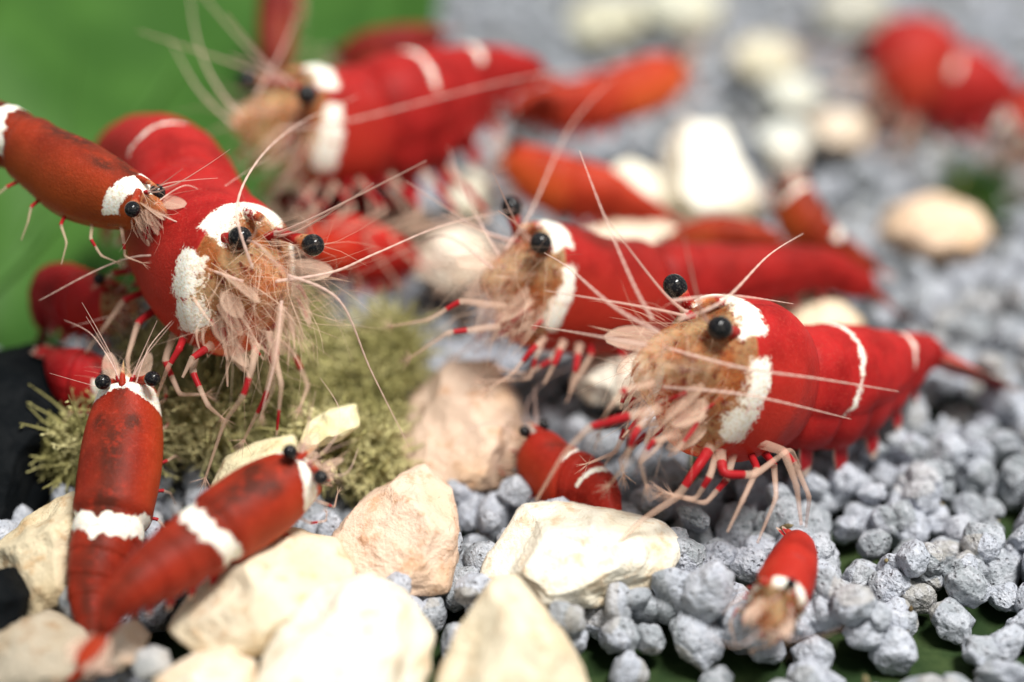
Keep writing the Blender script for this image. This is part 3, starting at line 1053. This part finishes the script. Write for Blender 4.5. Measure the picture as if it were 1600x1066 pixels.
# brown-red shrimp behind
shrimp('long brown-red shrimp without bands between the banded shrimp and the white stones',
       [(752, 440, 9.3, 42), (800, 440, 9.42, 80), (855, 445, 9.6, 98), (930, 460, 9.8, 92), (1000, 462, 10.0, 86), (1080, 447, 10.15, 70),
        (1180, 432, 10.3, 50), (1270, 420, 10.45, 36), (1330, 437, 10.55, 28), (1365, 457, 10.6, 16)],
       [(0.2, 0.95, 0.25), (0.0, 1, 0.15)], (0.35, 0.018, 0.012), eyes=[(845, 380, 9.2), (799, 325, 9.5)], rim=1.6, eye_px=17, fan=(1412, 498, 10.8), seed=2, hairs=240,
       antennae=[[(790, 390, 9.3), (830, 330, 9.5), (890, 200, 10.0), (960, 120, 10.4)], [(770, 420, 9.2), (700, 370, 9.3), (640, 390, 9.5), (560, 430, 9.7)],
                 [(780, 400, 9.2), (730, 310, 9.4), (700, 230, 9.8)]],
       legs=[([(850, 530, 9.3), (830, 548, 9.2), (800, 585, 9.2), (760, 610, 9.2)], 0.06, [(0.2, 0.5)], True),
             ([(880, 535, 9.4), (868, 565, 9.3), (850, 600, 9.3)], 0.075, [(0.2, 0.6)]),
             ([(905, 540, 9.5), (900, 575, 9.4), (890, 615, 9.4)], 0.075, [(0.2, 0.6)]),
             ([(790, 480, 9.2), (720, 470, 9.1), (670, 500, 9.1), (610, 510, 9.2)], 0.06, [(0.35, 0.5)], True),
             ([(780, 510, 9.2), (700, 520, 9.1), (640, 560, 9.2)], 0.06, [(0.3, 0.45)], True)], dark=0.5)

# shrimp with two white bands at the back
shrimp('red shrimp with two broad white bands in front of the green leaf edge',
       [(360, 195, 10.2, 40), (415, 192, 10.35, 76), (490, 200, 10.5, 92), (560, 198, 10.7, 94), (620, 182, 10.9, 98), (680, 158, 11.1, 86),
        (740, 128, 11.3, 60), (790, 112, 11.45, 38), (830, 112, 11.55, 24), (852, 118, 11.6, 12)],
       [(0.12, 0.95, 0.25), (0, 1, 0.15)], (0.36, 0.018, 0.013), eyes=[(480, 148, 10.05), (388, 126, 10.4)], rim=1.95, bands=[(4.55, 0.06, 1.2), (6.05, 0.09, 1.0)],
       eye_px=16, car=3.2, fan=(905, 135, 11.8), seed=3, hairs=110,
       antennae=[[(440, 200, 10.0), (540, 190, 10.0), (800, 125, 10.3), (1055, 82, 10.8)], [(380, 190, 10.1), (330, 120, 10.2), (305, 50, 10.4), (295, -30, 10.7)],
                 [(400, 150, 10.2), (440, 80, 10.4), (465, 20, 10.6)], [(370, 200, 10.1), (310, 140, 10.2), (265, 60, 10.4)]],
       legs=[([(x0_, 285 - (x0_ - 540) * 0.15, 10.4), (x0_ + 25 + 9 * q_, 320 + 5 * q_, 10.2), (x0_ - 10 - 12 * q_, 365, 10.2), (x0_ - 30 + 14 * q_, 420 + 8 * q_, 10.3)], 0.055, [(0.1, 0.3)], True)
             for q_, x0_ in enumerate((470, 520, 560, 610, 660, 700))])

# shrimp facing the viewer above the moss
shrimp('large red shrimp with hunched back and one white band, facing forward over the moss',
       [(440, 460, 8.72, 62), (405, 450, 8.85, 100), (350, 425, 9.05, 122), (305, 375, 9.3, 112), (285, 315, 9.6, 98), (255, 262, 9.95, 82),
        (205, 245, 10.3, 58), (175, 275, 10.45, 40), (170, 310, 10.5, 18)],
       [(0.25, 0.85, 0.45), (0.3, 0.9, 0.2)], (0.40, 0.02, 0.014), eyes=[(375, 371, 8.7), (489, 383, 8.7)], rim=1.55, bands=[(4.75, 0.06, 1.3)], eye_px=17, car=3.6, seed=4, wr=0.9, hairs=200,
       antennae=[[(430, 440, 8.6), (520, 425, 8.7), (590, 395, 8.8), (700, 350, 9.1), (820, 325, 9.5)], [(395, 420, 8.6), (370, 330, 8.6), (400, 255, 8.9), (465, 195, 9.3), (560, 150, 9.8)],
                 [(440, 470, 8.55), (430, 560, 8.5), (410, 640, 8.5)], [(380, 440, 8.6), (220, 400, 8.9), (60, 470, 9.0)], [(450, 430, 8.6), (530, 470, 8.6), (580, 580, 8.8), (640, 700, 9.0)]],
       legs=[([(290, 520, 8.9), (280, 545, 8.8), (262, 575, 8.8), (245, 620, 8.9)], 0.06, [(0.15, 0.6)]),
             ([(330, 540, 8.8), (300, 560, 8.7), (285, 590, 8.7)], 0.06, [(0.15, 0.5)]),
             ([(440, 480, 8.55), (430, 560, 8.5), (415, 620, 8.55), (380, 690, 8.7)], 0.06, [(0.62, 0.8)], True),
             ([(400, 540, 8.6), (395, 570, 8.5), (380, 620, 8.5), (350, 660, 8.6), (320, 750, 8.7)], 0.055, [(0.35, 0.5)], True),
             ([(420, 520, 8.6), (440, 600, 8.5), (432, 680, 8.6)], 0.05, [(0.75, 0.95)])])

# shrimp at the left in front of the leaf
shrimp('orange-brown shrimp with white head clinging before the broad green leaf',
       [(262, 335, 8.8, 14), (232, 322, 8.85, 34), (180, 305, 8.95, 54), (120, 280, 9.05, 64), (70, 250, 9.15, 56), (25, 218, 9.25, 48), (-30, 195, 9.35, 42),
        (-90, 195, 9.45, 30), (-130, 215, 9.5, 15)],
       [(0.35, 0.75, 0.5), (0.2, 0.9, 0.3)], ORNG, eyes=[(207, 327, 8.68), (246, 300, 8.85)], rim=1.3, car=4.8, saddle=[(5.1, 0.2)], head_white=True, cap=False, cheek=False, eye_px=12,
       dark=1.0, seed=5, antennae=[[(240, 330, 8.8), (300, 350, 8.8), (340, 300, 9.0), (430, 240, 9.3)], [(240, 320, 8.8), (290, 290, 8.9), (330, 310, 9.0)]])

# crossed pair, seen from above
shrimp('upright-lying red-brown shrimp with white head and white saddle, seen from above beside the black rock',
       [(200, 585, 8.95, 22), (200, 618, 8.92, 46), (194, 680, 8.85, 61), (185, 750, 8.7, 64), (172, 820, 8.55, 58), (154, 880, 8.42, 48), (144, 930, 8.34, 38),
        (144, 972, 8.26, 25), (148, 1005, 8.2, 13)],
       [(0, 0.3, 0.95), (0, 0.2, 0.97)], BROWN, eyes=[(161, 597, 8.75), (238, 592, 8.75)], rim=0.85, car=3.95, saddle=[(4.2, 0.28)], head_white=True, cap=False, cheek=False, eye_px=12,
       dark=1.0, fanred=0.46, fan=(105, 1075, 7.9), seed=6, wr=0.98,
       antennae=[[(190, 600, 8.8), (170, 560, 8.8), (140, 520, 8.9), (100, 500, 9.0)], [(212, 600, 8.8), (235, 540, 8.8), (290, 480, 8.9)]])
shrimp('diagonal red-brown shrimp with white saddle, head over the broad cream stone',
       [(490, 722, 8.45, 22), (468, 742, 8.42, 44), (420, 775, 8.35, 60), (370, 808, 8.25, 62), (320, 842, 8.12, 56), (260, 882, 7.98, 50), (210, 916, 7.86, 38),
        (175, 955, 7.8, 24), (160, 995, 7.76, 12)],
       [(-0.25, 0.4, 0.88), (-0.2, 0.3, 0.93)], BROWN, eyes=[(453, 706, 8.25), (501, 746, 8.25)], rim=0.8, car=3.75, saddle=[(4.0, 0.25)], head_white=True, cap=False, cheek=False, eye_px=12,
       dark=1.0, fanred=0.46, fan=(112, 1050, 7.66), seed=7, wr=0.98,
       antennae=[[(480, 725, 8.3), (520, 690, 8.4), (530, 640, 8.6), (500, 590, 8.8)], [(490, 740, 8.3), (540, 740, 8.4), (560, 700, 8.6)]])

# small shrimps on the gravel
shrimp('small dark red shrimp with a white tail ring behind the flat-topped white stone',
       [(822, 690, 9.4, 18), (838, 706, 9.36, 42), (866, 738, 9.28, 50), (900, 752, 9.2, 48), (932, 768, 9.1, 38), (948, 795, 9.0, 27), (956, 822, 8.9, 14)],
       [(0.3, 0.8, 0.5), (0.5, 0.75, 0.4)], (0.40, 0.03, 0.013), rim=0.7, bands=[(2.75, 0.05, 0.8), (3.9, 0.09, 1.5)], cap=False, cheek=False, dark=0.6, fan=(978, 856, 8.65), seed=8, eye_px=9, face=False)
shrimp('tiny orange-red shrimp with white brow facing forward alone on the grey gravel',
       [(1200, 985, 8.0, 30), (1206, 960, 8.08, 46), (1222, 922, 8.22, 53), (1236, 885, 8.42, 46), (1242, 858, 8.62, 32), (1238, 842, 8.74, 14)],
       [(0.4, 0.55, 0.7), (0.4, 0.8, 0.3)], (0.42, 0.03, 0.014), eyes=[(1180, 905, 8.1), (1236, 912, 8.0)], rim=1.45, eye_px=8, seed=9,
       antennae=[[(1200, 985, 7.95), (1260, 1000, 7.9), (1320, 980, 8.0)], [(1190, 985, 7.95), (1150, 1010, 7.9), (1100, 990, 8.0)]], limbs=0.8)

# blurred ones behind
shrimp('far red shrimp with a pale waist alone at the back of the gravel',
       [(1362, 125, 13.5, 25), (1390, 115, 13.5, 72), (1430, 110, 13.55, 82), (1470, 132, 13.6, 60), (1515, 135, 13.65, 60), (1555, 142, 13.7, 40), (1590, 152, 13.8, 15)],
       [(0, 1, 0.2), (0, 1, 0.2)], (0.42, 0.03, 0.02), rim=0.5, bands=[(3.05, 0.15, 1.4)], cap=False, cheek=False, face=False, seed=10)
shrimp('orange-tinged red shrimp farther along the gravel, behind the tail of the pale-waisted one',
       [(1572, 230, 12.8, 10), (1598, 205, 12.8, 48), (1650, 185, 12.8, 60), (1700, 172, 13, 50), (1760, 172, 13.2, 30), (1800, 176, 13.3, 10)],
       [(0, 1, 0.2), (0, 1, 0.2)], (0.5, 0.06, 0.03), rim=0.6, seed=11)
shrimp('far orange-red shrimp stretched behind the tail of the shrimp with two broad white bands',
       [(1070, 100, 12.4, 12), (1040, 118, 12.4, 38), (990, 140, 12.3, 44), (940, 155, 12.2, 42), (890, 165, 12.1, 40), (840, 165, 12.0, 32), (790, 178, 11.9, 14)],
       [(0, 1, 0.25), (0, 1, 0.25)], (0.48, 0.055, 0.018), rim=0.5, cap=False, cheek=False, face=False, seed=12)
shrimp('blurred orange-red shrimp lying before the bright cream stone',
       [(785, 238, 11.1, 15), (825, 262, 11.1, 38), (880, 290, 11.1, 48), (940, 302, 11.1, 42), (990, 320, 11.1, 26), (1045, 340, 11.1, 10)],
       [(0.2, 1, 0.25), (0.2, 1, 0.25)], (0.48, 0.055, 0.016), rim=0.5, cap=False, cheek=False, face=False, seed=13)
shrimp('orange-red shrimp peeping over the back of the long brown-red shrimp',
       [(1035, 388, 10.8, 10), (1080, 374, 10.8, 26), (1130, 368, 10.8, 31), (1180, 372, 10.8, 24), (1220, 378, 10.8, 10)],
       [(0, 1, 0.25), (0, 1, 0.25)], ORNG, rim=0.4, cap=False, cheek=False, face=False, seed=14)
shrimp('bright red shrimp half hidden behind the olive moss',
       [(480, 352, 10.3, 22), (515, 375, 10.35, 46), (570, 392, 10.4, 48), (620, 402, 10.5, 32), (652, 412, 10.6, 12)],
       [(0.1, 1, 0.25), (0.1, 1, 0.25)], (0.55, 0.03, 0.016), rim=0.5, cap=False, cheek=False, face=False, seed=15)
shrimp('small orange shrimp with white head standing up behind the tail of the long brown-red shrimp',
       [(1230, 280, 11.2, 14), (1238, 302, 11.2, 32), (1254, 345, 11.15, 40), (1285, 378, 11.15, 34), (1330, 402, 11.2, 22), (1370, 422, 11.2, 10)],
       [(0.6, 0.5, 0.6), (0.3, 0.9, 0.3)], ORNG, rim=0.9, head_white=True, cap=False, cheek=False, bands=[(3.2, 0.2, 0.9)], dark=0.6, seed=16, eye_px=9,
       eyes=[(1218, 292, 11.0), (1262, 284, 11.2)])
shrimp('dark red shrimp in the shade between the black rock and the hunched shrimp',
       [(215, 480, 9.5, 22), (175, 480, 9.6, 42), (125, 470, 9.75, 50), (90, 455, 9.9, 44), (72, 485, 10, 28), (66, 515, 10.05, 10)],
       [(-0.1, 1, 0.25), (-0.2, 1, 0.25)], DEEP, rim=0.9, cap=False, cheek=False, seed=17, eyes=[(155, 436, 9.4), (232, 440, 9.4)], eye_px=9, dark=0.7)
shrimp('dark red shrimp low against the black rock with a pale cheek spot',
       [(190, 612, 9.3, 14), (160, 600, 9.35, 38), (120, 590, 9.4, 46), (98, 575, 9.5, 34), (78, 555, 9.6, 12)],
       [(0, 1, 0.3), (0, 1, 0.3)], DEEP, rim=0.8, cap=False, cheek=True, seed=18, dark=0.7)
shrimp('dark red shrimp hanging upright against the broad green leaf',
       [(432, 118, 11.8, 8), (432, 90, 11.8, 24), (432, 40, 11.9, 29), (435, -20, 12, 26), (440, -75, 12.1, 10)],
       [(-1, 0, 0.3), (-1, 0, 0.3)], (0.17, 0.018, 0.01), rim=0.5, cap=False, cheek=False, face=False, seed=19)
shrimp('dark red shrimp behind the back of the shrimp with two broad white bands',
       [(525, 102, 12.0, 12), (565, 88, 12.0, 34), (615, 78, 12.0, 38), (660, 64, 12.1, 26), (690, 54, 12.2, 10)],
       [(0, 1, 0.25), (0, 1, 0.25)], (0.2, 0.018, 0.012), rim=0.5, cap=False, cheek=False, face=False, seed=20)
shrimp('dull red shrimp on the broad brownish stone under the banded shrimp',
       [(430, 318, 10.8, 8), (480, 314, 10.8, 22), (550, 312, 10.85, 25), (620, 314, 10.9, 10)],
       [(0, 1, 0.25), (0, 1, 0.25)], (0.2, 0.018, 0.012), rim=0.4, cap=False, cheek=False, face=False, seed=21)


# ------------------------------------------------------------------ crumbs of waste between the pellets
DEBRIS = simple_noise_mat('brown_crumb', (0.10, 0.07, 0.035), (0.32, 0.26, 0.14), 8, 0.9)
db = MB()
rnd = random.Random(77)
for k in range(1500):
    x, y, z, r = rnd.choice(spots)
    d = proj(Vector((x, y, z)))[2]
    if d > 12.5:
        continue
    c = Vector((x + rnd.uniform(-0.6, 0.6) * r, y + rnd.uniform(-0.6, 0.6) * r, z + r * rnd.uniform(0.55, 0.85)))
    e = Euler((rnd.uniform(0, 6), rnd.uniform(0, 6), rnd.uniform(0, 6))).to_matrix()
    sz = rnd.uniform(0.006, 0.02)
    v, f = ICO[1] if sz > 0.014 else ICO[1]
    el = rnd.uniform(0.6, 3.0) if rnd.random() < 0.4 else 1.0
    db.add([c + e @ Vector((p.x * el, p.y, p.z * 0.7)) * sz * (1 + 0.4 * noise.noise(p * 3 + c * 20)) for p in v], f)
do = db.build('waste_crumbs', DEBRIS, fo)
do['kind'] = 'stuff'
